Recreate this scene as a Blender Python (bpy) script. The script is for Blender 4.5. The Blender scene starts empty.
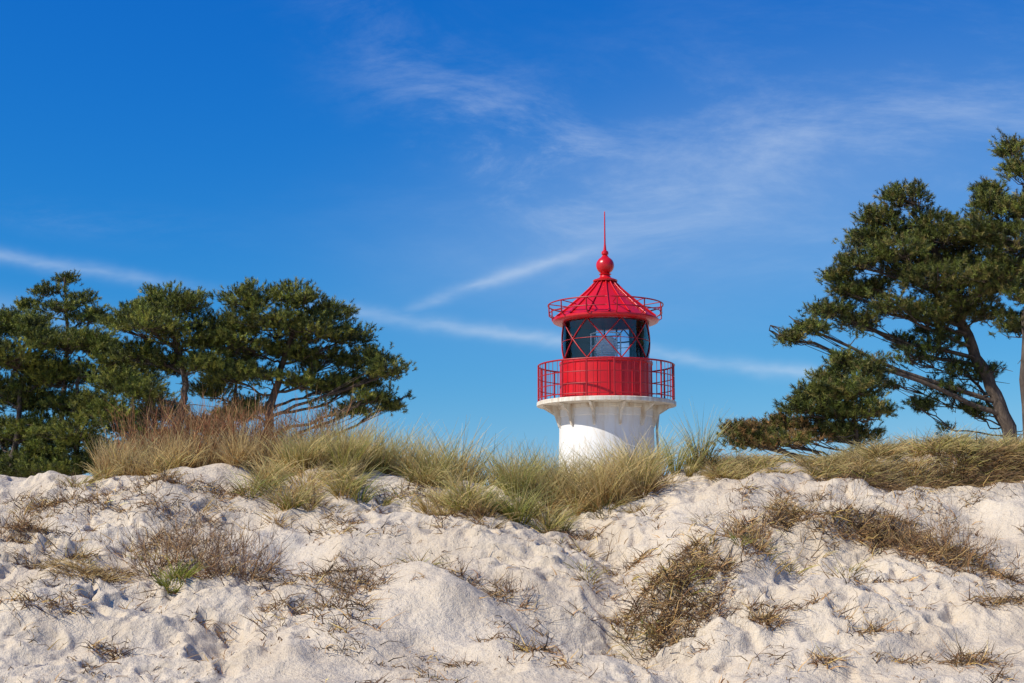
import bpy, math, numpy as np
from mathutils import Vector
scene=bpy.context.scene
R=np.random.RandomState(7)
# ------------------------------------------------------------------ helpers
def mk_mesh(name, V, F, mat=None, col=None, smooth=False):
    V=np.asarray(V,dtype=np.float32); F=np.asarray(F,dtype=np.int32); k=F.shape[1]
    me=bpy.data.meshes.new(name)
    me.vertices.add(len(V)); me.vertices.foreach_set('co',V.ravel())
    me.loops.add(F.size); me.loops.foreach_set('vertex_index',F.ravel())
    me.polygons.add(len(F)); me.polygons.foreach_set('loop_start',np.arange(0,F.size,k,dtype=np.int32))
    me.polygons.foreach_set('loop_total',np.full(len(F),k,dtype=np.int32))
    if smooth: me.polygons.foreach_set('use_smooth',np.ones(len(F),dtype=bool))
    me.update(calc_edges=True)
    if col is not None:
        a=me.color_attributes.new('Col','FLOAT_COLOR','POINT')
        c=np.ones((len(V),4),dtype=np.float32); c[:,:3]=col
        a.data.foreach_set('color',c.ravel())
    ob=bpy.data.objects.new(name,me); scene.collection.objects.link(ob)
    if mat: me.materials.append(mat)
    return ob
def hsh(ix,iy,seed):
    n=(ix.astype(np.int64)*374761393+iy.astype(np.int64)*668265263+seed*1274126177)&0x7fffffff
    n=((n^(n>>13))*1103515245+12345)&0x7fffffff
    n=((n^(n>>15))*69069+1)&0x7fffffff
    n=n^(n>>11)
    return (n&0xffffff)/float(0xffffff)
def vn(x,y,seed=0):
    x=np.asarray(x,float); y=np.asarray(y,float)
    ix=np.floor(x); iy=np.floor(y); fx=x-ix; fy=y-iy
    fx=fx*fx*fx*(fx*(fx*6-15)+10); fy=fy*fy*fy*(fy*(fy*6-15)+10)
    a=hsh(ix,iy,seed); b=hsh(ix+1,iy,seed); c=hsh(ix,iy+1,seed); d=hsh(ix+1,iy+1,seed)
    return (a*(1-fx)+b*fx)*(1-fy)+(c*(1-fx)+d*fx)*fy
def fbm(x,y,o=4,seed=0):
    s=0;a=1.;t=0
    for i in range(o):
        s=s+a*(vn(x,y,seed+i*17)*2-1); t+=a; a*=.5
        x,y=(x*.8-y*.6)*2.03+3.1,(x*.6+y*.8)*2.03+7.7
    return s/t
def worley(x,y,seed=0):
    ix=np.floor(x); iy=np.floor(y); best=np.full(np.shape(x),9.)
    for dx in (-1,0,1):
        for dy in (-1,0,1):
            cx=ix+dx; cy=iy+dy
            px=cx+hsh(cx,cy,seed); py=cy+hsh(cx,cy,seed+5)
            best=np.minimum(best,np.hypot(px-x,py-y))
    return best
def sstep(a,b,x):
    t=np.clip((x-a)/(b-a),0,1); return t*t*(3-2*t)
# ------------------------------------------------------------------ terrain
tt=np.linspace(-12,60,7201)
S0=np.interp(tt,[-12,-.4,0,.25,.5,.8,.95,1.05,1.3,1.8,3,8,60],[-.1,-.03,.02,.26,.5,.84,.97,1,.97,.83,.72,.62,.6])
kern=np.hanning(19); kern/=kern.sum(); S0=np.convolve(np.pad(S0,9,'edge'),kern,'valid')
def crest(x):
    xs=np.array([-60,-12,-8.6,-7,-5,-2.7,-.9,.5,1.5,2.3,3.0,3.5,4.9,5.7,6.5,8.6,12,60])
    hs=np.array([2.6,2.68,2.66,2.72,2.76,2.76,2.56,2.46,2.42,2.46,2.74,2.90,2.94,2.88,2.90,2.96,3.0,2.7])
    r=0
    for d in (-.5,-.25,0,.25,.5): r=r+np.interp(x+d,xs,hs)
    return r/5
HUM=[(1.9,18.9,.75,.4,.36),(2.9,19.7,.8,.45,.32),(3.7,20.9,.7,.4,.2),(4.8,20.6,.9,.45,.28),(6.0,20.1,.7,.45,.24),
     (-4.3,19.6,1.0,.6,.2),(-5.6,19.0,.6,.4,.12),(-1.0,18.4,1.1,.8,.34),(-7.1,20.4,.7,.5,.16),(1.0,17.5,.6,.8,-.36),
     (1.9,17.9,.9,.34,-.42),(1.6,23.3,.8,.5,.06),(-3.0,23.0,1.2,.5,.10),(.2,23.0,.5,.3,.12),(5.0,18.0,1.6,.8,.28),(-1.2,20.6,1.3,.5,.20),(-3,20.3,.7,1.0,-.22),
     (-6.0,17.6,1.2,.6,.18),(-3.2,17.2,.8,.5,-.16),(7.4,18.6,.8,.6,-.18),(3.9,19.3,.5,.6,-.22),(3.4,22.3,.8,.6,.12)]
def h(x,y):
    x=np.asarray(x,float); y=np.asarray(y,float)
    far=np.clip(1-np.hypot(x,y-20)/60,0,1)
    yy=y+.7*fbm(x*.35,y*.1,3,11)*sstep(12,17,y)
    z=crest(x)*np.interp((yy-16)/8,tt,S0)
    sl=sstep(15,17,y)*(1-sstep(23.5,26,y))
    gx=1.1+.35*(23-y)*.35+.25*np.sin(y*1.3)
    z=z-.30*sl*np.exp(-((x-gx)/.5)**2)
    for cx,cy,rx,ry,a in HUM:
        dy=(y-cy); dd=((x-cx)/rx)**2+np.where(dy<0,(dy/(ry*.6))**2,(dy/(ry*1.8))**2)
        z=z+a*np.exp(-dd)
    edge=23.35+.35*fbm(x*1.1,x*0+3,3,5)
    z=z+.26*sstep(5.2,6.6,x)*sstep(edge-.1,edge+.16,y)*(1-sstep(26,32,y))-.17*sstep(5.2,6.6,x)*np.exp(-((y-edge+.3)/.35)**2)
    z=z+far*.16*fbm(x*.55,y*.55,3,3)
    bil=1-np.abs(fbm(x*.6+4,y*.7,3,21))*2
    z=z+sl*(.17*(bil-.5)+.08*fbm(x*1.7,y*1.9,3,31))
    q=fbm(x*.5+2,y*1.1,3,71)*2.0; fr=q*2-np.floor(q*2)
    z=z+sl*.08*sstep(0,.12,fr)*(1-fr)*2*sstep(-.1,.2,fbm(x*.4,y*.5,2,73))
    m=sstep(-.12,.22,fbm(x*.45+9,y*.5,3,41))*1.0+.12+.8*np.exp(-((x-gx)/.7)**2)
    slm=sstep(13.5,16,y)*(1-sstep(23.6,24.6,y))
    wx=x+.12*fbm(x*3,y*3,2,81); wy=y+.12*fbm(x*3,y*3,2,83)
    d=worley(wx/.46,wy/.54,3); z=z-slm*.078*m*(np.exp(-(d/.28)**3)-.3*np.exp(-((d-.40)/.10)**2))
    d=worley(wx/.27+5,wy/.33,8); z=z-slm*.030*m*(np.exp(-(d/.32)**3)-.25*np.exp(-((d-.45)/.10)**2))
    z=z+slm*(.018*fbm(x*4,y*4,3,61)+.008*(m+.2)*fbm(x*13,y*13,2,65))
    return z
def axis(lo,hi,step,far,g=1.18,first=None):
    c=np.arange(lo,hi+step/2,step); out=[];d=step;v=c[-1]
    while v<far: d=min(d*g,400); v+=d; out.append(v)
    lo_=[];d=step;v=c[0]
    while v>-far: d=min(d*g,400); v-=d; lo_.append(v)
    return np.array(lo_[::-1]+list(c)+out)
X=axis(-9.6,9.8,.027,3000); Y=axis(14.8,25.0,.026,3000)
GX,GY=np.meshgrid(X,Y); GZ=h(GX,GY)
nx,ny=len(X),len(Y)
idx=np.arange(nx*ny).reshape(ny,nx)
F=np.stack([idx[:-1,:-1],idx[:-1,1:],idx[1:,1:],idx[1:,:-1]],-1).reshape(-1,4)
# ------------------------------------------------------------------ materials
def newmat(name):
    m=bpy.data.materials.new(name); m.use_nodes=True
    nt=m.node_tree; b=nt.nodes['Principled BSDF']; return m,nt,b
def ramp(nt,fac,stops):
    r=nt.nodes.new('ShaderNodeValToRGB'); e=r.color_ramp.elements
    while len(e)<len(stops): e.new(.5)
    for i,(p,c) in enumerate(stops): e[i].position=p; e[i].color=(*c,1)
    nt.links.new(fac,r.inputs[0]); return r.outputs[0]
def noise(nt,scale,detail=4,rough=.5,vec=None,dist=0):
    n=nt.nodes.new('ShaderNodeTexNoise'); n.inputs['Scale'].default_value=scale; n.inputs['Detail'].default_value=detail
    n.inputs['Roughness'].default_value=rough; n.inputs['Distortion'].default_value=dist
    if vec is not None: nt.links.new(vec,n.inputs['Vector'])
    return n.outputs[0]
def mixc(nt,f,a,b,mode='MIX'):
    m=nt.nodes.new('ShaderNodeMix'); m.data_type='RGBA'; m.blend_type=mode
    for s,v in ((0,f),(6,a),(7,b)):
        if hasattr(v,'is_linked'): nt.links.new(v,m.inputs[s])
        elif s==0: m.inputs[s].default_value=v
        else: m.inputs[s].default_value=(*v,1)
    return m.outputs[2]
def objcoord(nt,scale=(1,1,1)):
    t=nt.nodes.new('ShaderNodeTexCoord'); mp=nt.nodes.new('ShaderNodeMapping'); mp.inputs['Scale'].default_value=scale
    nt.links.new(t.outputs['Object'],mp.inputs[0]); return mp.outputs[0]
def bump(nt,b,hgt,strength,dist,prev=None):
    n=nt.nodes.new('ShaderNodeBump'); n.inputs['Strength'].default_value=strength; n.inputs['Distance'].default_value=dist
    nt.links.new(hgt,n.inputs['Height'])
    if prev is not None: nt.links.new(prev,n.inputs['Normal'])
    if b is not None: nt.links.new(n.outputs[0],b.inputs['Normal'])
    return n.outputs[0]
sand,nt,b=newmat('sand'); oc=objcoord(nt)
c1=ramp(nt,noise(nt,.7,5,.65,oc),[(.3,(.56,.455,.335)),(.5,(.655,.55,.42)),(.7,(.715,.615,.485))])
sp=ramp(nt,noise(nt,22,4,.8,oc),[(.30,(.28,.22,.17)),(.38,(.92,.90,.87)),(.6,(1.03,1.03,1.03))])
c2=mixc(nt,.75,c1,sp,'MULTIPLY')
nt.links.new(c2,b.inputs['Base Color']); b.inputs['Roughness'].default_value=.95; b.inputs['Specular IOR Level'].default_value=.1
bump(nt,b,noise(nt,10,5,.72,oc),1.,.06)
def attrmat(name,trans=.3,rough=.7):
    m,nt,b=newmat(name); a=nt.nodes.new('ShaderNodeAttribute'); a.attribute_name='Col'
    nt.links.new(a.outputs['Color'],b.inputs['Base Color']); b.inputs['Roughness'].default_value=rough
    b.inputs['Specular IOR Level'].default_value=.25
    if trans>0:
        t=nt.nodes.new('ShaderNodeBsdfTranslucent'); nt.links.new(a.outputs['Color'],t.inputs[0])
        mx=nt.nodes.new('ShaderNodeMixShader'); mx.inputs[0].default_value=trans
        nt.links.new(b.outputs[0],mx.inputs[1]); nt.links.new(t.outputs[0],mx.inputs[2])
        nt.links.new(mx.outputs[0],nt.nodes['Material Output'].inputs[0])
    return m
grassM=attrmat('grass_blades',.25); twigM=attrmat('dry_twigs',0,.85); needleM=attrmat('pine_needles',0,.5)
bark,nt,b=newmat('pine_bark'); oc=objcoord(nt,(1,1,.35))
nt.links.new(ramp(nt,noise(nt,9,5,.65,oc),[(.3,(.035,.026,.02)),(.55,(.10,.072,.054)),(.75,(.19,.145,.11))]),b.inputs['Base Color'])
b.inputs['Roughness'].default_value=.9; bump(nt,b,noise(nt,14,4,.7,oc),1,.04)
ground=mk_mesh('sand_dune',np.stack([GX,GY,GZ],-1).reshape(-1,3),F,sand,smooth=True)
# ------------------------------------------------------------------ ribbons
class Rib:
    def __init__(s): s.V=[];s.F=[];s.C=[];s.n=0
    def add(s,P,W,C):
        N,S,_=P.shape
        T=P[:,-1]-P[:,0]; T/=np.linalg.norm(T,axis=1)[:,None]+1e-9
        rv=R.normal(size=(N,3)); rv[:,2]*=.3
        sd=np.cross(T,rv); sd/=np.linalg.norm(sd,axis=1)[:,None]+1e-9
        A=P-sd[:,None]*W[...,None]/2; B=P+sd[:,None]*W[...,None]/2
        V=np.stack([A,B],2).reshape(-1,3)
        i=(np.arange(N)[:,None]*S+np.arange(S-1)[None])*2
        Fq=np.stack([i,i+1,i+3,i+2],-1).reshape(-1,4)+s.n
        s.V.append(V);s.F.append(Fq);s.C.append(np.repeat(C.reshape(-1,3),2,axis=0)); s.n+=len(V)
    def build(s,name,mat): return mk_mesh(name,np.concatenate(s.V),np.concatenate(s.F),mat,np.clip(np.concatenate(s.C),0,.85))
def U(a,b,n): return R.uniform(a,b,n)
def pal(cols,n,j=.2,w=None):
    cols=np.array(cols); c=cols[R.choice(len(cols),n,p=w)]
    return c*(1+R.uniform(-j,j,(n,1)))*(1+R.uniform(-.06,.06,(n,3)))
def blades(rx,ry,az,L,lean,curve,wid,C,S=4,wind=(0,0),follow=False,jit=0,z0=None,tipc=None):
    n=len(rx); P=np.zeros((n,S,3)); P[:,0,0]=rx;P[:,0,1]=ry
    P[:,0,2]=(h(rx,ry)-.02) if z0 is None else z0
    for k in range(1,S):
        th=lean+curve*(k-.5)/(S-1)
        st=(L/(S-1))
        P[:,k,0]=P[:,k-1,0]+st*(np.sin(th)*np.cos(az)+wind[0]*k/S)
        P[:,k,1]=P[:,k-1,1]+st*(np.sin(th)*np.sin(az)+wind[1]*k/S)
        P[:,k,2]=P[:,k-1,2]+st*np.cos(th)
        if jit: P[:,k]+=R.normal(size=(n,3))*jit*st[:,None]
    if follow:
        for k in range(1,S): P[:,k,2]=np.maximum(P[:,k,2],h(P[:,k,0],P[:,k,1])+.01+R.uniform(0,.03,n))
    pr=np.linspace(1,.15,S)[None]*wid[:,None]
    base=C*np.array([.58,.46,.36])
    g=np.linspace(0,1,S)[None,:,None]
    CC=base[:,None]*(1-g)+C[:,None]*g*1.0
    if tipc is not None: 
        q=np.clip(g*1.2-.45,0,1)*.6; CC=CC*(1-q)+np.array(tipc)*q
    return P,pr,CC
STRAW=(.72,.53,.21);PALE=(.84,.69,.35);TAN=(.54,.36,.17);BRN=(.29,.175,.085);DBR=(.11,.075,.05)
GRN=(.16,.25,.04);YGR=(.38,.41,.07);RED=(.40,.16,.08)
grass=Rib()
def tufts(cx,cy,nb,r,L,lean=(.05,.6),curve=(.2,1.2),cols=(STRAW,YGR,GRN),w=None,wid=(.009,.018),wind=(.06,0),follow=False,S=4,target=None,tipc=PALE):
    cx=np.asarray(cx,float);cy=np.asarray(cy,float);m=len(cx)
    if m==0:return
    sc=U(.45,1.35,m); N=m*nb
    ti=np.repeat(np.arange(m),nb)
    az=U(0,2*np.pi,N); rr=r*np.sqrt(U(0,1,N))*sc[ti]
    x=cx[ti]+rr*np.cos(az); y=cy[ti]+rr*np.sin(az)
    az2=az+R.normal(0,.6,N)
    Ls=U(L[0],L[1],N)*sc[ti]; f=rr/(r*sc[ti])
    le=lean[0]+(lean[1]-lean[0])*np.clip(f*.7+U(0,.3,N),0,1)
    cols_=np.array(cols); dom=cols_[R.choice(len(cols_),m,p=w)]
    tint=1+R.uniform(-.35,.2,(m,1)); C=(pal(cols,N,.35,w)*.5+dom[ti]*.5)*tint[ti]
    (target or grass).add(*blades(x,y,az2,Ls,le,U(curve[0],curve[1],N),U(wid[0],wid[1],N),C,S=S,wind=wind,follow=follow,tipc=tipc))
def scat(n,x0,x1,y0,y1,thr=None,sc=1.,seed=5):
    x=U(x0,x1,n);y=U(y0,y1,n)
    if thr is not None:
        k=fbm(x*sc,y*sc,2,seed)>thr; x=x[k];y=y[k]
    return x,y
# straw belt, left crest
x,y=scat(320,-7.0,-2.4,23.9,26.4); tufts(x,y,42,.13,(.3,.78),(.02,.4),(.05,.8),(STRAW,PALE,TAN,BRN,YGR),[.33,.12,.31,.19,.05])
x,y=scat(110,-6.9,-2.5,23.3,24.5,-.05,1.4); tufts(x,y,46,.12,(.2,.58),(.05,.7),(.3,1.2),(STRAW,PALE,TAN,YGR),[.4,.15,.27,.18])
# marram hummocks, middle
x,y=scat(170,-4.3,.6,23.4,25.2,-.05,1.6,15); tufts(x,y,72,.10,(.38,1.0),(.02,.5),(.1,1.0),(STRAW,PALE,YGR,GRN),[.38,.17,.28,.17])
x,y=scat(110,-4.4,.8,22.0,23.6,.05,1.5,17); tufts(x,y,70,.10,(.25,.68),(.02,.8),(.3,1.3),(STRAW,PALE,YGR,GRN,TAN),[.3,.12,.25,.16,.17])
tufts([.0,-.25,.15,-.6,-.75,.3,.1],[22.5,22.7,22.9,22.6,22.9,23.3,22.3],110,.11,(.4,.85),(.02,.7),(.3,1.2),(YGR,GRN,STRAW),[.42,.33,.25])
tufts([-3.6,-3.3,-3.9,-2.9,-2.6,-3.4],[22.6,22.9,22.8,23.1,22.8,22.3],100,.18,(.3,.65),(.1,.9),(.3,1.3),(YGR,STRAW,PALE,GRN),[.25,.42,.2,.13])
# saddle in front of the lighthouse
x,y=scat(100,.6,2.5,23.2,24.8,-.1,1.8,19); tufts(x,y,75,.11,(.4,.98),(.02,.6),(.2,1.1),(YGR,GRN,STRAW,PALE,TAN),[.18,.07,.38,.2,.17])
tufts([2.2,2.5,2.0,1.5,1.8],[23.3,23.6,22.9,23.1,23.2],110,.16,(.3,.55),(.1,1.),(.4,1.4),(BRN,TAN,STRAW,GRN),[.22,.3,.40,.08])
tufts([2.75,2.5,2.95,3.1,3.25,3.05,3.15],[24.0,24.2,23.8,24.1,24.3,24.5,24.2],65,.09,(.5,1.0),(.02,.4),(.2,.8),(YGR,GRN,STRAW),[.4,.35,.25],wind=(.15,0))
# right low mat and turf
x,y=scat(240,3.3,6.2,23.5,25.2,-.35,1.3,9); tufts(x,y,46,.13,(.15,.45),(.2,1.2),(.3,1.0),(STRAW,TAN,BRN,YGR,GRN),[.32,.22,.18,.18,.10])
x,y=scat(300,5.6,10.3,23.2,25.6); tufts(x,y,60,.12,(.2,.5),(.1,1.1),(.3,1.3),(STRAW,TAN,BRN,YGR,GRN),[.28,.22,.20,.20,.10],wind=(.05,-.15))
x,y=scat(250,5.6,10.3,22.75,23.45); tufts(x,y,44,.14,(.2,.55),(.5,1.4),(.4,1.2),(STRAW,TAN,BRN,DBR,YGR),[.10,.20,.32,.33,.05],wind=(.0,-.4),follow=True,tipc=None)
# isolated tufts on the slope
tufts([-4.35,-4.42],[18.75,18.7],90,.1,(.15,.3),(.1,.8),(.2,.8),(YGR,GRN),tipc=None)
tufts([-5.5,-5.3,-5.7],[18.95,19.15,18.8],130,.2,(.2,.38),(.4,1.3),(.2,1.),(TAN,STRAW,BRN),wind=(-.2,-.2),follow=True)
tufts([3.4,3.1,4.0,2.5,1.6,1.9,2.2,2.7],[20.2,19.6,21.0,19.1,18.6,18.5,18.9,19.5],50,.16,(.15,.38),(.2,1.),(.2,1.),(YGR,GRN,STRAW,TAN),follow=True,tipc=None)
x,y=scat(170,-8.5,9,19.3,23.4,.05,.9,77); tufts(x,y,22,.13,(.15,.45),(.2,1.2),(.2,1.),(STRAW,TAN,BRN,YGR))
x,y=scat(60,-8.5,-2.5,20.8,23.4,-.1,.9,79); tufts(x,y,24,.13,(.15,.4),(.2,1.2),(.2,1.),(STRAW,TAN,BRN,PALE))
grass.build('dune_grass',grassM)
# dead root mats on the slope
mat_=Rib()
def mat(cx,cy,rx,ry,n,L=(.12,.38),cols=(TAN,BRN,DBR,STRAW),w=(.24,.32,.31,.13),wid=(.007,.018)):
    n=int(n*1.4)
    a=U(0,2*np.pi,n); q=np.sqrt(U(0,1,n))*np.where(U(0,1,n)<.35,2.0,1)
    x=cx+rx*q*np.cos(a); y=cy+ry*q*np.sin(a)
    k=fbm(x*3.3,y*3.3,3,91)>-.08+.3*(q-.6); x=x[k];y=y[k];n=len(x)
    if n<2: return
    az=-math.pi/2+R.normal(0,1.5,n)
    pt=(1+.5*fbm(x*5,y*5,2,93))[:,None]
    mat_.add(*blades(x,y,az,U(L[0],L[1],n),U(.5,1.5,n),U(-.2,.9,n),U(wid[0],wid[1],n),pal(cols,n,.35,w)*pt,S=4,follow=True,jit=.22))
for q in [(1.75,18.75,.6,.35,1200),(2.4,19.2,.6,.35,1000),(2.2,18.5,.5,.2,500),(3.0,19.75,.6,.35,900),(3.6,20.75,.55,.3,800),(4.0,20.9,.5,.25,550),
          (4.7,20.6,.6,.25,800),(5.3,20.45,.55,.25,700),(6.0,20.05,.65,.35,900),(6.5,19.7,.6,.25,450),(5.7,20.8,.5,.2,400),(2.85,17.95,.5,.25,400),
          (3.25,17.6,.3,.15,200),(1.95,20.9,.5,.15,250),(7.1,19.2,.5,.2,300),(6.1,18.0,.4,.14,240),(5.1,16.5,.3,.12,180),(3.5,16.6,.45,.12,200),
          (-2.1,18.9,.6,.5,350),(-2.4,18.0,.7,.4,280),(-1.9,17.4,.4,.3,150),(.1,18.75,.35,.15,200),(-.6,19.2,.4,.15,150),(.2,17.0,.4,.15,130),
          (-4.0,19.3,1.1,.4,800),(-7.2,20.4,.6,.35,850),(-5.4,21.5,1.0,.3,450),(-6.5,22.4,1.3,.3,600),(-2.3,21.3,.9,.3,260),(-8.3,19,.5,.2,250),(4.4,22.2,.6,.2,200),
          (-4.9,22.6,1.0,.25,400),(-1.0,22.0,.7,.2,240),(-5.8,17.6,.7,.15,180),(-4.5,16.9,.6,.12,150),(4.2,19.0,.5,.2,140),(-7.9,22.3,.9,.3,300),(3.4,22.4,.5,.2,150),
          (-6.3,19.6,.6,.2,240),(-5.0,20.5,.7,.25,300),(1.2,22.2,.5,.15,180),(-1.6,23.0,.6,.2,200),(4.6,17.4,.4,.12,140),(-3.4,17.9,.5,.15,150),(-7.3,18.2,.5,.15,160)]:
    mat(*q)
for i in range(300):
    cx=U(-9,9,1)[0];cy=U(15.3,23,1)[0]; mat(cx,cy,.25,.1,int(U(4,40,1)[0]),(.06,.26))
n=3200; x=U(-9.5,9.5,n);y=U(15,23.3,n)
k=fbm(x*.8,y*.8,3,55)>-.08; x=x[k];y=y[k];n=len(x)
mat_.add(*blades(x,y,U(0,6.28,n),U(.04,.36,n)**1.3,U(1.2,1.6,n),U(-.2,.2,n),U(.007,.02,n),pal((BRN,DBR,GRN if False else BRN,TAN),n,.3),S=4,follow=True,jit=.2))
mat_.build('dead_grass_debris',twigM)
# bare shrubs
def shrub(name,cx,cy,spread,nst,L,cols,w=None,lean=(.1,1.0),wid=.009,side=5,extra=None):
    rb=Rib(); pts=[(cx,cy,spread,nst)]+(extra or [])
    for cx,cy,spread,nst in pts:
        x=cx+R.normal(0,spread*.35,nst);y=cy+R.normal(0,spread*.3,nst)
        az=np.arctan2(y-cy,x-cx)+R.normal(0,.6,nst)
        P,W,C=blades(x,y,az,U(L[0],L[1],nst),U(lean[0],lean[1],nst),U(-.4,.3,nst),np.full(nst,wid),pal(cols,nst,.25,w),S=5,jit=.13)
        rb.add(P,W,C)
        for q in range(side):
            k=R.randint(1,4,nst); st=P[np.arange(nst),k]; m=nst
            P2,W2,C2=blades(st[:,0],st[:,1],az+R.normal(0,1.3,m),U(.25,.55,m)*L[1]*.7,U(.1,1.2,m),U(-.5,.2,m),np.full(m,wid*.7),pal(cols,m,.25,w),S=4,jit=.15,z0=st[:,2])
            rb.add(P2,W2,C2)
            if q<2:
                k=R.randint(1,3,m); st=P2[np.arange(m),k]
                rb.add(*blades(st[:,0],st[:,1],U(0,6.28,m),U(.06,.18,m),U(.1,1.2,m),U(-.5,.2,m),np.full(m,wid*.55),pal(cols,m,.25,w),S=3,jit=.15,z0=st[:,2]))
    return rb.build(name,twigM)
GB=(.28,.21,.155)
shrub('dry_shrub',-4.7,19.5,.9,75,(.4,.85),(GB,BRN,TAN,(.34,.26,.20)),wid=.011,extra=[(-4.1,19.6,.9,70),(-3.6,19.1,.6,45)])
shrub('dry_shrub',-7.2,20.3,.5,70,(.2,.5),(BRN,TAN,GB),lean=(.2,1.3),wid=.011)
shrub('dry_shrub',-6.6,21.4,.3,4,(.4,.8),(DBR,BRN),extra=[(-3.0,22.2,.2,3),(-5.6,22.0,.4,8),(-7.6,21.6,.4,5)],wid=.012)
shrub('dry_shrub',6.0,20.2,.6,60,(.3,.75),(GB,BRN,TAN),extra=[(6.3,19.9,.4,24),(3.3,20.3,.5,25),(7.3,19.4,.3,18),(4.6,20.7,.5,14)],wid=.011)
shrub('dry_shrub',.0,18.8,.3,14,(.2,.45),(DBR,BRN),extra=[(-.7,19.3,.3,7),(-2.1,18.9,.4,20),(-2.2,18.1,.4,12)],wid=.011)
shrub('dry_shrub',-1.0,21.2,.1,3,(.3,.6),(DBR,BRN),extra=[(1.3,21.2,.2,4),(8.2,20.9,.3,7)],wid=.011)
shrub('sea_buckthorn_thicket',-5.4,25.0,.9,180,(.75,1.45),(RED,BRN,(.45,.24,.12),TAN),lean=(.0,.55),wid=.013,
      extra=[(-4.6,25.1,.9,190),(-3.8,25.1,.8,160),(-6.3,25.3,.8,150),(-3.1,24.9,.6,60),(-5.0,25.6,1.3,180)])
# ------------------------------------------------------------------ pines
def tubes(polys,sides=6):
    V=[];F=[];n=0
    for P,r in polys:
        P=np.asarray(P,float);m=len(P)
        T=np.gradient(P,axis=0);T/=np.linalg.norm(T,axis=1)[:,None]+1e-9
        ref=np.array([0.,1.,0.1]) if abs(T[0,1])<.9 else np.array([1.,0,0])
        A=np.cross(T,ref);A/=np.linalg.norm(A,axis=1)[:,None]+1e-9;B=np.cross(T,A)
        th=np.arange(sides)*2*np.pi/sides
        ring=P[:,None]+(A[:,None]*np.cos(th)[None,:,None]+B[:,None]*np.sin(th)[None,:,None])*np.asarray(r)[:,None,None]
        V.append(ring.reshape(-1,3))
        i=np.arange(m-1)[:,None]*sides+np.arange(sides)[None]; j=np.arange(m-1)[:,None]*sides+(np.arange(sides)[None]+1)%sides
        F.append(np.stack([i,j,j+sides,i+sides],-1).reshape(-1,4)+n); n+=m*sides
    return np.concatenate(V),np.concatenate(F)
def catm(P,n=5):
    P=np.asarray(P,float);Q=np.vstack([2*P[0]-P[1],P,2*P[-1]-P[-2]]);out=[]
    for i in range(1,len(Q)-2):
        for t in np.arange(n)/n:
            out.append(.5*((2*Q[i])+(-Q[i-1]+Q[i+1])*t+(2*Q[i-1]-5*Q[i]+4*Q[i+1]-Q[i+2])*t*t+(-Q[i-1]+3*Q[i]-3*Q[i+1]+Q[i+2])*t**3))
    out.append(P[-1]);return np.array(out)
NG=[(.095,.118,.02),(.13,.155,.026),(.19,.205,.035),(.045,.062,.018),(.26,.26,.05)]
NR=[(.085,.105,.02),(.115,.135,.026),(.16,.175,.035),(.04,.055,.018),(.20,.17,.05)]
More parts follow.
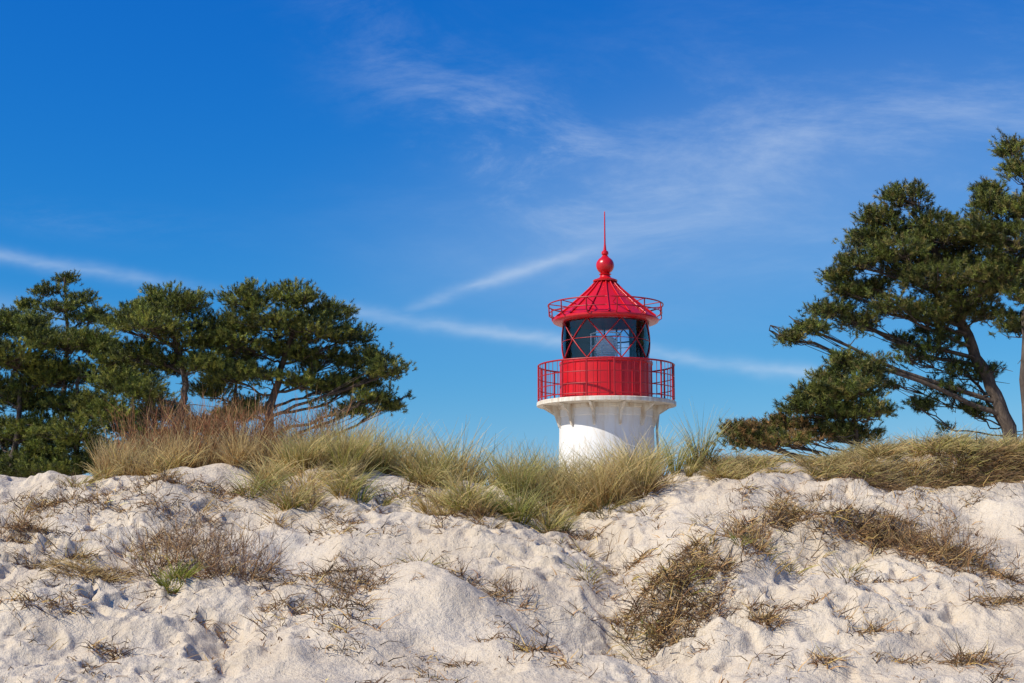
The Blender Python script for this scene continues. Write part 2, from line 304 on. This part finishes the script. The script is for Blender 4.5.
def pine(trunk,Y0,pads,r0=.16,dens=1.,ysp=1.,cols=NG,brown=None,nlen=.105,bare=0,fill=.15):
    gz=float(h(trunk[0][0],Y0))
    TR=[(x,Y0+(R.uniform(-.2,.2) if i else 0),(gz-.2 if i==0 else z)) for i,(x,z) in enumerate(trunk)]
    T=catm(TR,6); T[1:-1]+=R.normal(0,.03,T[1:-1].shape)
    rad=np.linspace(r0,r0*.3,len(T)); polys=[(T,rad)]
    SP=[];SD=[];SC=[]
    allp=[(p,False) for p in pads]+[(p,True) for p in (brown or [])]
    for p,isb in allp:
        px,pz,rx,rz=p
        oy=R.uniform(-1,1)*ysp*max(.5,rx); c=np.array([px,Y0+oy,pz])
        d=np.hypot(T[:,0]-px,T[:,1]-c[1]); tz=pz-.35*d-.15; k=np.argmin(np.abs(T[:,2]-tz)+.15*d); k=max(k,len(T)//5)
        a=T[k]; e=c+np.array([0,0,-rz*.4]); mid=(a+e)/2+np.array([R.normal(0,.12),R.normal(0,.15),R.uniform(-.25,.15)])
        L=catm([a,mid,e,e+(e-mid)*.25+np.array([0,0,.1])],4)
        L[1:]+=R.normal(0,.035,L[1:].shape)
        lr=max(.015,min(rad[k]*.42,.022+.014*np.linalg.norm(e-a)))
        polys.append((L,np.linspace(lr,.010,len(L))))
        nc=int((9+48*rx*rz*1.6+12*rx)*dens); nx_=int(nc*fill*min(1.5,np.linalg.norm(e-a)/1.2))
        pbr=R.uniform(.8,1.2)
        for q in range(nc+nx_):
            if q<nc:
                v=R.normal(size=3);v/=np.linalg.norm(v);s=R.uniform(.25,1)**.5*(1.3 if R.rand()<.22 else 1)
                if v[2]<0: v[2]*=.7
                pt=c+v*s*np.array([rx,rx*1.1,rz]); st=L[R.randint(len(L)//3,len(L))]
            else:
                st=L[R.randint(len(L)//3,len(L)-2)]; pt=st+R.normal(0,1,3)*np.array([.25,.3,.12])+np.array([0,0,.15])
            mm=(st+pt)/2+R.normal(0,.06,3)-np.array([0,0,.05])
            polys.append((np.array([st,mm,pt]),np.array([.014,.01,.006])))
            ns=R.randint(7,15); br=R.uniform(.5,1.5)*pbr
            if bare and R.rand()<bare: ns=R.randint(0,4)
            if ns==0: continue
            off=R.normal(0,1,(ns,3))*np.array([.115,.115,.065]); S_=pt+off
            out=(pt-st);out/=np.linalg.norm(out)+1e-9
            D=out*.6+off*3+np.array([0,0,.7])+R.normal(0,.3,(ns,3)); D/=np.linalg.norm(D,axis=1)[:,None]
            SP.append(S_);SD.append(D)
            cc=pal([(.28,.16,.06),(.20,.13,.05),(.15,.14,.03)],ns,.2) if isb and R.rand()<.75 else pal(cols,ns,.2)
            SC.append(cc*br)
    for q in range(14):
        k=R.randint(len(T)//4,len(T)-3);a=T[k];az=R.uniform(0,6.28);l=R.uniform(.3,1.2)
        e=a+np.array([math.cos(az)*l,math.sin(az)*l,R.uniform(-.2,.35)]);m_=(a+e)/2+R.normal(0,.07,3)
        polys.append((np.array([a,m_,e]),np.array([.02,.012,.005])))
    V,Fc=tubes(polys,5)
    SP=np.concatenate(SP);SD=np.concatenate(SD);SC=np.concatenate(SC);K=30;N=len(SP)*K
    P=np.repeat(SP,K,0);D=np.repeat(SD,K,0);C=np.repeat(SC,K,0)
    B=P+D*R.uniform(-.05,.08,(N,1)); dr=D*.65+R.normal(0,.5,(N,3)); dr/=np.linalg.norm(dr,axis=1)[:,None]
    sd=np.cross(dr,R.normal(size=(N,3)));sd/=np.linalg.norm(sd,axis=1)[:,None]
    w=R.uniform(.010,.016,(N,1))/2;l=R.uniform(.6,1.15,(N,1))*nlen
    VV=np.stack([B-sd*w,B+sd*w,B+dr*l],1).reshape(-1,3); FF=np.arange(N*3).reshape(-1,3)
    C=C*R.uniform(.75,1.25,(N,1)); CC=np.repeat(C,3,0)
    org=np.array([trunk[0][0],Y0,gz])
    em=bpy.data.objects.new('pine_tree',None); scene.collection.objects.link(em); em.location=org
    t=mk_mesh('trunk_and_limbs',V-org,Fc,bark,smooth=True); f=mk_mesh('needle_foliage',VV-org,FF,needleM,CC)
    t.parent=em;f.parent=em
    return len(FF)
tot=0
tot+=pine([(-6.9,2),(-6.95,4.2),(-6.7,5.8),(-6.3,7.3),(-6.1,8.0)],40,
 [(-7.5,8.35,.8,.38),(-6.1,8.45,.75,.38),(-5.3,8.05,.75,.33),(-6.8,7.8,1.05,.4),(-4.75,7.4,.75,.3),(-4.15,6.75,.75,.28),(-3.55,6.3,.55,.25),(-5.4,6.8,.9,.32),
  (-4.0,5.6,.5,.16),(-3.5,5.4,.35,.16),(-6.24,7.0,.85,.32),(-7.65,7.1,.85,.4),(-8.3,7.6,.7,.4),(-5.1,6.0,.75,.25),(-8.0,6.2,.65,.3),(-7.2,6.3,.6,.26),(-4.5,5.3,.45,.14),
  (-5.7,7.5,.8,.32),(-4.5,6.1,.65,.22),(-7.9,5.2,.5,.2),(-6.0,6.1,.6,.2)],.17,1.2)
tot+=pine([(-9.3,2),(-9.35,4.5),(-9.15,6),(-9.6,7.5),(-9.8,8.2)],39.5,
 [(-9.75,8.45,.75,.33),(-10.45,8.15,.65,.33),(-9.2,8.1,.65,.33),(-11,7.7,.5,.28),(-9.9,7.6,1.0,.38),(-9.05,7.2,.85,.35),(-10.6,6.9,.8,.38),(-11,6.0,.65,.35),(-9.7,6.6,.8,.33),(-10.2,5.7,.65,.3),(-8.6,6.5,.55,.3),(-11.1,5.1,.6,.35)],.15,1.25)
tot+=pine([(-14.5,2),(-14.6,5),(-14.6,8),(-14.7,10.2)],46,
 [(-14.75,10.2,.25,.2),(-15.1,9.7,.5,.16),(-14.1,9.5,.5,.16),(-14.6,9.1,.75,.18),(-13.8,8.75,.6,.17),(-15.4,8.7,.7,.2),(-14.3,8.2,.9,.28),(-13.5,9.0,.35,.12),(-15.6,9.2,.35,.12)],.12,.85)
tot+=pine([(-14.7,2),(-14.6,4.5),(-14.4,7.5)],42,
 [(-15,8.0,.8,.38),(-14.2,7.8,.8,.38),(-16,7.5,.9,.5),(-14.7,7.0,1.0,.5),(-15.5,6.2,1.0,.5),(-13.9,6.6,.85,.45),(-14.5,5.8,.95,.5),(-14.2,4.9,.95,.5),(-15.3,4.8,.9,.5),(-14,4.0,.8,.4),(-15.2,3.9,.9,.4),(-15.4,7.1,.8,.4)],.14,1.35)
tot+=pine([(-12.6,2),(-12.7,4.5),(-12.8,7)],41.5,
 [(-13.2,7.4,.8,.38),(-12.4,7.4,.75,.38),(-13.6,6.5,.75,.42),(-12.3,6.5,.85,.42),(-13,5.6,.95,.45),(-12,5.5,.75,.4),(-12.6,4.7,.95,.45),(-13.4,4.3,.8,.4),(-12.2,3.9,.8,.4),(-14.4,3.6,.7,.3),(-13.2,3.6,.8,.3),(-11.6,6.9,.6,.3)],.13,1.3)
tot+=pine([(-8.3,2),(-8.25,4.5),(-8.1,6.5)],41.5,[(-8.2,6.8,.85,.38),(-8.8,6.0,.65,.3),(-7.7,5.6,.55,.28),(-8.6,4.9,.6,.25),(-8.0,4.3,.5,.2)],.12,1.1)
tot+=pine([(-10.6,2),(-10.9,4.5),(-11.2,6.5)],43.5,[(-11.5,6.6,.85,.4),(-10.9,5.6,.8,.35),(-11.9,5.2,.8,.4),(-11,4.7,.8,.35),(-12.0,4.2,.9,.4),(-10.2,4.4,.7,.3),(-9.6,5.2,.5,.25)],.12,1.2)
tot+=pine([(-9.9,2),(-10.0,3.5),(-10.1,4.6)],42,[(-10.1,4.6,.7,.3),(-10.7,4.1,.7,.35),(-9.3,4.1,.6,.28),(-11.3,3.9,.7,.3),(-8.6,3.9,.5,.22)],.10,1.1,brown=[(-10.0,3.7,.8,.3)])
# right group
tot+=pine([(13.0,2),(12.6,4.5),(12.0,6.0),(11.4,7.6),(10.9,8.8),(10.3,10)],36,
 [(10.07,10.35,.6,.28),(9.55,9.95,.55,.28),(10.7,9.7,.75,.35),(9.2,9.35,.5,.26),(9.8,8.9,.75,.3),(8.8,8.65,.55,.22),(8.4,8.4,.38,.18),(11.3,8.9,.85,.4),(12.1,9.45,.75,.4),
  (9.3,8.1,.7,.24),(10.6,8.1,.9,.38),(8.3,7.55,.62,.17),(7.6,7.0,.45,.13),(7.15,6.75,.28,.10),(9.06,7.25,.55,.17),(9.8,7.5,.7,.26),(11.3,7.7,.85,.38),(12.35,8.1,.75,.42),(10.4,8.6,.7,.32),(11.9,8.5,.75,.42),(9.8,9.5,.6,.25),(8.7,8.0,.5,.17),(10.9,9.3,.7,.3),(12.0,7.4,.6,.3),(10.6,7.3,.6,.22)],.21,1.25,fill=.1,cols=NR)
tot+=pine([(12.3,2),(12.35,6),(12.7,8.5),(12.7,10.5)],34,
 [(12.4,11.2,.3,.22),(12.5,10.6,.5,.28),(11.8,9.8,.5,.28),(12.4,9.6,.6,.35),(11.4,9.1,.5,.28),(12.2,8.8,.7,.4),(11.8,8.1,.65,.33),(12.6,7.6,.7,.4),(13.2,9.5,.9,.5),(13.3,8.3,.9,.45),(12.4,6.9,.5,.25),(11.9,10.2,.35,.2)],.15,1.25,fill=.08,cols=NR)
tot+=pine([(13.1,2),(12.8,4),(12.2,5.4),(11.2,6.4)],36.5,
 [(10.3,6.2,.45,.18),(10.9,6.6,.6,.22),(11.1,5.5,.55,.2),(9.9,5.6,.35,.15),(12.1,5.9,.45,.25),(11.9,5.0,.4,.2),(10.6,5.1,.4,.15),(10.2,6.7,.4,.16),(11.0,7.0,.6,.2),(11.4,6.0,.5,.22)],.08,1.0,bare=.4,cols=NG[:1]+NG[3:4],fill=.15)
tot+=pine([(8.0,2),(8.0,3.8),(7.9,5.3)],33,
 [(7.85,5.75,.36,.2),(8.2,5.45,.38,.22),(7.5,5.35,.42,.22),(7.95,5.05,.6,.25),(6.95,5.0,.38,.16),(8.2,4.6,.55,.25),(7.4,4.6,.55,.25),(7.4,4.1,.6,.22),(8.1,4.1,.5,.22),(6.7,4.65,.4,.16),(7.3,4.95,.4,.18)],.1,1.4,fill=.05,cols=NR,
 brown=[(6.45,4.3,.5,.14),(5.75,4.15,.5,.14),(5.25,4.15,.35,.12),(6.3,3.95,.7,.16),(5.5,3.9,.6,.13)])
print('needle tris',tot)
# ------------------------------------------------------------------ lighthouse
LX,LY=2.33,35.0; lg=float(h(LX,LY)); 
LH=bpy.data.objects.new('lighthouse',None); scene.collection.objects.link(LH); LH.location=(LX,LY,lg)
def part(ob): ob.parent=LH; ob.location=(0,0,-lg); return ob
def paint(name,col,rough,dirt,dscale=(3,3,.5),amt=.5,spec=.5,lo=.48):
    m,nt,b=newmat(name); oc=objcoord(nt,dscale)
    f=ramp(nt,noise(nt,2.2,6,.65,oc),[(lo,(0,0,0)),(.75,(amt,amt,amt))])
    base=ramp(nt,noise(nt,3,3,.6),[(.3,tuple(c*.82 for c in col)),(.7,col)])
    nt.links.new(mixc(nt,f,base,dirt),b.inputs['Base Color']); b.inputs['Roughness'].default_value=rough; b.inputs['Specular IOR Level'].default_value=spec
    bump(nt,b,noise(nt,18,3,.6,oc),.25,.01); return m
redP=paint('red_paint',(.64,.008,.014),.30,(.36,.012,.015))
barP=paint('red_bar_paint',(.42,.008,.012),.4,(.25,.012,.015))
whiteP=paint('white_paint',(.84,.83,.80),.55,(.62,.52,.38),(2.5,2.5,.35),.6,lo=.48)
creamP=paint('weathered_white_paint',(.80,.76,.66),.6,(.42,.27,.13),(5,5,1.2),.9,lo=.42)
darkP,nt,b=newmat('dark_lining'); b.inputs['Base Color'].default_value=(.025,.045,.11,1); b.inputs['Roughness'].default_value=.35
greyP=paint('galvanised',(.45,.46,.46),.5,(.3,.25,.2))
glass,nt,b=newmat('lantern_glass'); nt.nodes.remove(b)
tr=nt.nodes.new('ShaderNodeBsdfTransparent'); tr.inputs[0].default_value=(.80,.88,.97,1)
gl=nt.nodes.new('ShaderNodeBsdfGlossy'); gl.inputs['Roughness'].default_value=.03; fr=nt.nodes.new('ShaderNodeFresnel'); fr.inputs[0].default_value=1.8
mx=nt.nodes.new('ShaderNodeMixShader'); nt.links.new(fr.outputs[0],mx.inputs[0]);nt.links.new(tr.outputs[0],mx.inputs[1]);nt.links.new(gl.outputs[0],mx.inputs[2])
nt.links.new(mx.outputs[0],nt.nodes['Material Output'].inputs[0])
lensM,nt,b=newmat('fresnel_lens'); b.inputs['Base Color'].default_value=(.94,.96,.94,1); b.inputs['Roughness'].default_value=.12
def lathe(name,prof,mat,seg=64,smooth=True,a0=0,a1=2*math.pi):
    prof=np.array(prof,float);full=abs(a1-a0-2*math.pi)<1e-6
    th=np.linspace(a0,a1,seg+1)[:seg if full else seg+1];m=len(prof);q=len(th)
    V=np.stack([prof[:,None,0]*np.cos(th),prof[:,None,0]*np.sin(th),np.repeat(prof[:,None,1],q,1)],-1).reshape(-1,3)
    c=np.arange(q if full else q-1); i=np.arange(m-1)[:,None]*q+c[None]; j=np.arange(m-1)[:,None]*q+((c+1)%q)[None]
    ob=mk_mesh(name,V,np.stack([i,j,j+q,i+q],-1).reshape(-1,4),mat,smooth=smooth)
    if smooth:
        md=ob.modifiers.new('es','EDGE_SPLIT'); md.split_angle=math.radians(32)
    return part(ob)
def rods(name,polys,mat,sides=8): 
    V,F_=tubes(polys,sides); return part(mk_mesh(name,V,F_,mat,smooth=True))
def circ(r,z,n=64,a0=0,a1=2*math.pi): 
    th=np.linspace(a0,a1,n+1); return np.stack([r*np.cos(th),r*np.sin(th),np.full(n+1,z)],-1)
lathe('tower_wall',[(1.22,lg-.3),(1.165,4.3),(1.16,4.60),(1.18,4.62),(1.185,4.80)],whiteP,96)
lathe('gallery_deck',[(1.15,4.88),(1.60,4.90),(1.66,4.895),(1.70,4.895),(1.72,4.90),(1.72,4.985),(1.70,5.0),(1.12,5.02)],creamP,96)
lathe('gallery_corbel',[(1.15,4.78),(1.21,4.79),(1.23,4.83),(1.23,4.88)],creamP,96)
Vb=[];Fb=[]
for i in range(12):
    a=2*math.pi*(i+.4)/12; ca,sa=math.cos(a),math.sin(a); t=.028
    prof=[(1.14,4.36),(1.22,4.38),(1.33,4.70),(1.63,4.885),(1.14,4.885)]
    n0=len(Vb)
    for s in (-t,t):
        for r_,z_ in prof: Vb.append((r_*ca-s*sa,r_*sa+s*ca,z_))
    for k in range(5):
        k2=(k+1)%5; Fb.append((n0+k,n0+k2,n0+5+k2,n0+5+k))
    for o in (0,5): Fb.append((n0+o,n0+o+1,n0+o+2)); Fb.append((n0+o,n0+o+2,n0+o+4)); Fb.append((n0+o+2,n0+o+3,n0+o+4))
me=bpy.data.meshes.new('gallery_brackets'); me.from_pydata(Vb,[],Fb); me.materials.append(creamP)
ob=bpy.data.objects.new('gallery_brackets',me); scene.collection.objects.link(ob); part(ob)
lathe('lantern_drum',[(1.17,5.015),(1.17,5.07),(1.13,5.08),(1.13,5.90),(1.16,5.92),(1.16,5.98),(1.12,6.0),(1.05,6.0)],redP,96)
rods('drum_seams',[(np.array([[1.132*math.cos(a),1.132*math.sin(a),5.08],[1.132*math.cos(a),1.132*math.sin(a),5.90]]),[.014,.014]) for a in np.arange(24)*2*math.pi/24],redP,6)
lathe('lantern_floor',[(0.01,5.9),(1.1,5.9)],greyP,32)
lathe('lantern_glazing',[(1.075,6.0),(1.075,6.97)],glass,96)
lathe('blind_panels',[(1.04,6.0),(1.04,6.97)],darkP,32,a0=math.radians(100),a1=math.radians(184))
lat=[]
nd=8
for i in range(nd):
    for sgn in (-1,1):
        a=2*math.pi*(i+.37)/nd; b_=a+sgn*2*math.pi/nd
        th=np.linspace(a,b_,9); zz=np.linspace(6.0,6.97,9)
        lat.append((np.stack([1.09*np.cos(th),1.09*np.sin(th),zz],-1),np.full(9,.015)))
lat.append((circ(1.085,6.49,64),np.full(65,.008)))
rods('glazing_bars',lat,barP,6)
rods('interior_frames',[(np.array([[1.0*math.cos(a),1.0*math.sin(a),5.95],[1.0*math.cos(a),1.0*math.sin(a),7.0]]),[.022,.022]) for a in np.radians([20,45,70,88])]+[(circ(1.0,6.62,48,0,math.pi),np.full(49,.018))],darkP,6)
prof=[(.02,5.92),(.20,5.94),(.16,6.04),(.22,6.10)]
lathe('lens_pedestal',prof,creamP,24)
pr=[(.20,6.10)]
for k in range(10):
    zc=6.11+k*.05; r=.19+.08*math.sin(math.pi*(k+.5)/10); pr+=[(r,zc),(r+.035,zc+.025),(r,zc+.048)]
pr+=[(.12,6.62),(.02,6.66)]
lathe('fresnel_lens',pr,lensM,32,smooth=False)
rods('lens_frame',[(np.array([[.38*math.cos(a),.38*math.sin(a),6.05],[.38*math.cos(a),.38*math.sin(a),6.70]]),[.016,.016]) for a in np.arange(6)*math.pi/3+.2]+[(circ(.38,6.70,24),np.full(25,.018)),(circ(.38,6.38,24),np.full(25,.012)),(circ(.38,6.06,24),np.full(25,.018))],lensM,6)
N=16
lathe('lantern_cornice',[(1.05,6.97),(1.14,6.95),(1.26,6.97),(1.30,6.99),(1.32,7.02),(1.32,7.06),(1.28,7.09)],redP,96)
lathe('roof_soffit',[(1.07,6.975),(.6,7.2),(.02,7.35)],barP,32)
rp=[(1.29,7.085),(1.02,7.30),(.72,7.55),(.44,7.80),(.27,7.98),(.22,8.04)]
lathe('roof_cone',rp,redP,N,smooth=False)
rods('roof_ribs',[(np.array([[(r+.012)*math.cos(a),(r+.012)*math.sin(a),z_+.008] for r,z_ in rp]),np.full(len(rp),.02)) for a in np.arange(N)*2*math.pi/N],redP,6)
bl=[(.30,8.02),(.31,8.06),(.24,8.09),(.15,8.13),(.12,8.19),(.16,8.215),(.12,8.235)]
bl+=[(.225*math.sin(t),8.44-.225*math.cos(t)) for t in np.linspace(.5,math.pi-.5,14)]
bl+=[(.09,8.66),(.06,8.70),(.09,8.73),(.085,8.79),(.04,8.83),(.022,9.0),(.018,9.3),(.014,9.8),(.002,9.84)]
lathe('roof_finial',bl,redP,32)
rr=[(circ(1.43,7.42,72),np.full(73,.018)),(circ(1.40,7.22,72),np.full(73,.014))]
for a in np.arange(12)*2*math.pi/12+.13:
    c_,s_=math.cos(a),math.sin(a)
    rr.append((np.array([[1.30*c_,1.30*s_,7.05],[1.42*c_,1.42*s_,7.12],[1.43*c_,1.43*s_,7.42]]),[.016]*3))
    rr.append((np.array([[1.43*c_,1.43*s_,7.42],[.95*c_,.95*s_,7.37]]),[.012]*2))
rods('roof_handrail',rr,barP,6)
ra=[(circ(1.68,5.90,96),np.full(97,.022)),(circ(1.68,5.60,96),np.full(97,.012)),(circ(1.68,5.32,96),np.full(97,.012)),(circ(1.68,5.08,96),np.full(97,.014))]
for a in np.arange(16)*2*math.pi/16+.05:
    c_,s_=math.cos(a),math.sin(a); ra.append((np.array([[1.68*c_,1.68*s_,4.93],[1.68*c_,1.68*s_,5.91]]),[.022]*2))
for a in np.arange(64)*2*math.pi/64+.05:
    c_,s_=math.cos(a),math.sin(a); ra.append((np.array([[1.68*c_,1.68*s_,5.08],[1.68*c_,1.68*s_,5.90]]),[.0065]*2))
rods('gallery_railing',ra,barP,6)
a=math.radians(-15);rods('downpipe',[(np.array([[1.3*math.cos(a),1.3*math.sin(a),4.75],[1.25*math.cos(a),1.25*math.sin(a),4.3],[1.36*math.cos(a),1.36*math.sin(a),lg]]),[.03]*3)],greyP,8)
sp=[]
for k in range(6): sp.append((np.array([[.35+.16*k,-1.75,lg],[.35+.16*k,-1.75,3.85-.05*k]]),[.014]*2))
sp.append((np.array([[.35,-1.75,3.85],[1.15,-1.75,3.60]]),[.02]*2)); sp.append((np.array([[.35,-1.75,3.5],[1.15,-1.75,3.25]]),[.014]*2))
rods('stair_handrail',sp,greyP,8)
# ------------------------------------------------------------------ world
SE=math.radians(42); SAZ=math.radians(180+62)
w=bpy.data.worlds.new('World'); scene.world=w; w.use_nodes=True; nt=w.node_tree; nd_=nt.nodes; lk=nt.links
bg=nd_['Background']; sky=nd_.new('ShaderNodeTexSky'); sky.sky_type='NISHITA'; sky.sun_disc=False
sky.sun_elevation=SE; sky.sun_rotation=SAZ; sky.air_density=1.0; sky.dust_density=.3; sky.ozone_density=3.0
def M(op,a,b_=None,c=None,clamp=False):
    n=nd_.new('ShaderNodeMath'); n.operation=op; n.use_clamp=clamp
    for i,v in enumerate((a,b_,c)):
        if v is None: continue
        if hasattr(v,'is_linked'): lk.new(v,n.inputs[i])
        else: n.inputs[i].default_value=v
    return n.outputs[0]
tc=nd_.new('ShaderNodeTexCoord'); sx=nd_.new('ShaderNodeSeparateXYZ'); lk.new(tc.outputs['Generated'],sx.inputs[0])
yy=M('MAXIMUM',M('ABSOLUTE',sx.outputs[1]),.08); u=M('DIVIDE',sx.outputs[0],yy); v=M('DIVIDE',sx.outputs[2],yy)
cb=nd_.new('ShaderNodeCombineXYZ'); lk.new(u,cb.inputs[0]); lk.new(v,cb.inputs[1])
def mapn(rot,sc,scale,det,rough,dist=0,loc=(0,0,0)):
    mp=nd_.new('ShaderNodeMapping'); mp.inputs['Rotation'].default_value=(0,0,rot); mp.inputs['Scale'].default_value=sc; mp.inputs['Location'].default_value=loc
    lk.new(cb.outputs[0],mp.inputs[0]); return noise(nt,scale,det,rough,mp.outputs[0],dist)
def mr(x,a,b_,c,d):
    n=nd_.new('ShaderNodeMapRange'); n.interpolation_type='SMOOTHSTEP'; lk.new(x,n.inputs[0])
    for i,q in enumerate((a,b_,c,d)): n.inputs[i+1].default_value=q
    return n.outputs[0]
def gauss(cu,cv,su,sv,amp,rot=0):
    du=M('SUBTRACT',u,cu);dv=M('SUBTRACT',v,cv); c_,s_=math.cos(rot),math.sin(rot)
    a=M('ADD',M('MULTIPLY',du,c_/su),M('MULTIPLY',dv,s_/su)); b_=M('SUBTRACT',M('MULTIPLY',dv,c_/sv),M('MULTIPLY',du,s_/sv))
    e=M('ADD',M('MULTIPLY',a,a),M('MULTIPLY',b_,b_))
    return M('MULTIPLY',M('EXPONENT',M('MULTIPLY',e,-1.)),amp)
fine=mapn(0,(1,1,1),26,3,.6,.3); jit_=M('MULTIPLY',M('SUBTRACT',fine,.5),.009)
def trail(c0,c1,c2,wd,u0,u1,fade,amp,brk):
    lin=M('ADD',M('ADD',M('MULTIPLY',u,c1),c0),M('MULTIPLY',M('MULTIPLY',u,u),c2))
    d=M('ADD',M('SUBTRACT',v,lin),jit_); g=M('EXPONENT',M('MULTIPLY',M('POWER',M('ABSOLUTE',M('DIVIDE',d,wd)),1.7),-1.))
    m=M('MULTIPLY',mr(u,u0,u0+fade,0,1),mr(u,u1-fade,u1,1,0)); return M('MULTIPLY',M('MULTIPLY',g,m),M('MULTIPLY',brk,amp))
brk=mr(mapn(.15,(1,3,1),9,4,.65,0),.3,.65,.3,1.)
t1=trail(.1455,-.1415,.035,.0050,-.6,.30,.10,.38,brk)
gap=M('SUBTRACT',1.,gauss(-.19,.17,.075,.06,.85)); t1=M('MULTIPLY',t1,gap)
t2=trail(.1892,.325,-.35,.0046,-.10,.10,.06,.36,brk)
wis=mr(mapn(-.75,(1.,2.6,1),6.5,7,.68,.5),.42,.80,0,1); wis2=mr(mapn(.35,(1.,2.8,1),5,7,.68,.3,(3,1,0)),.40,.82,0,1)
cl=M('ADD',M('MULTIPLY',wis,M('ADD',gauss(-.03,.30,.13,.045,.26,-.75),gauss(.07,.262,.10,.045,.32,-.4))),M('MULTIPLY',wis2,M('ADD',gauss(.24,.29,.24,.08,.36,.15),gauss(-.32,.23,.08,.012,.2,-.1))))
haze=M('ADD',M('ADD',gauss(.06,.22,.16,.06,.11,.2),gauss(.25,.25,.24,.10,.14,.2)),gauss(-.40,.165,.1,.012,.2,-.1))
tot_=M('ADD',M('ADD',cl,haze),M('MAXIMUM',t1,t2)); tot_=M('MINIMUM',tot_,.8)
hs=nd_.new('ShaderNodeHueSaturation'); hs.inputs['Saturation'].default_value=1.22; hs.inputs['Value'].default_value=1.0
lk.new(sky.outputs[0],hs.inputs['Color'])
sc_=nd_.new('ShaderNodeSeparateColor'); lk.new(hs.outputs[0],sc_.inputs[0]); cc_=nd_.new('ShaderNodeCombineColor')
for i,(k,g) in enumerate(((1.08,1.92),(.79,.98),(.90,.48))):
    lk.new(M('MULTIPLY',M('POWER',M('MAXIMUM',M('MULTIPLY',sc_.outputs[i],.1),0.),g),k*10),cc_.inputs[i])
col=mixc(nt,tot_,cc_.outputs[0],(6.4,7.5,9.0))
lk.new(col,bg.inputs[0]); bg.inputs[1].default_value=.10
sd=bpy.data.lights.new('sun','SUN'); sd.energy=5.0; sd.angle=math.radians(.5); sd.color=(1,.94,.83)
so=bpy.data.objects.new('sun',sd); scene.collection.objects.link(so)
dirv=Vector((math.sin(SAZ)*math.cos(SE),math.cos(SAZ)*math.cos(SE),math.sin(SE)))
so.rotation_euler=dirv.to_track_quat('Z','Y').to_euler(); so.location=(-20,-20,30)
cd=bpy.data.cameras.new('camera'); cd.lens=50; cd.sensor_width=36; cd.clip_end=8000; cd.clip_start=.1
co=bpy.data.objects.new('camera',cd); scene.collection.objects.link(co); co.location=(0,0,1.6); co.rotation_euler=(math.radians(98),0,0)
scene.camera=co
scene.view_settings.view_transform='Standard'; scene.view_settings.look='None'; scene.view_settings.exposure=0
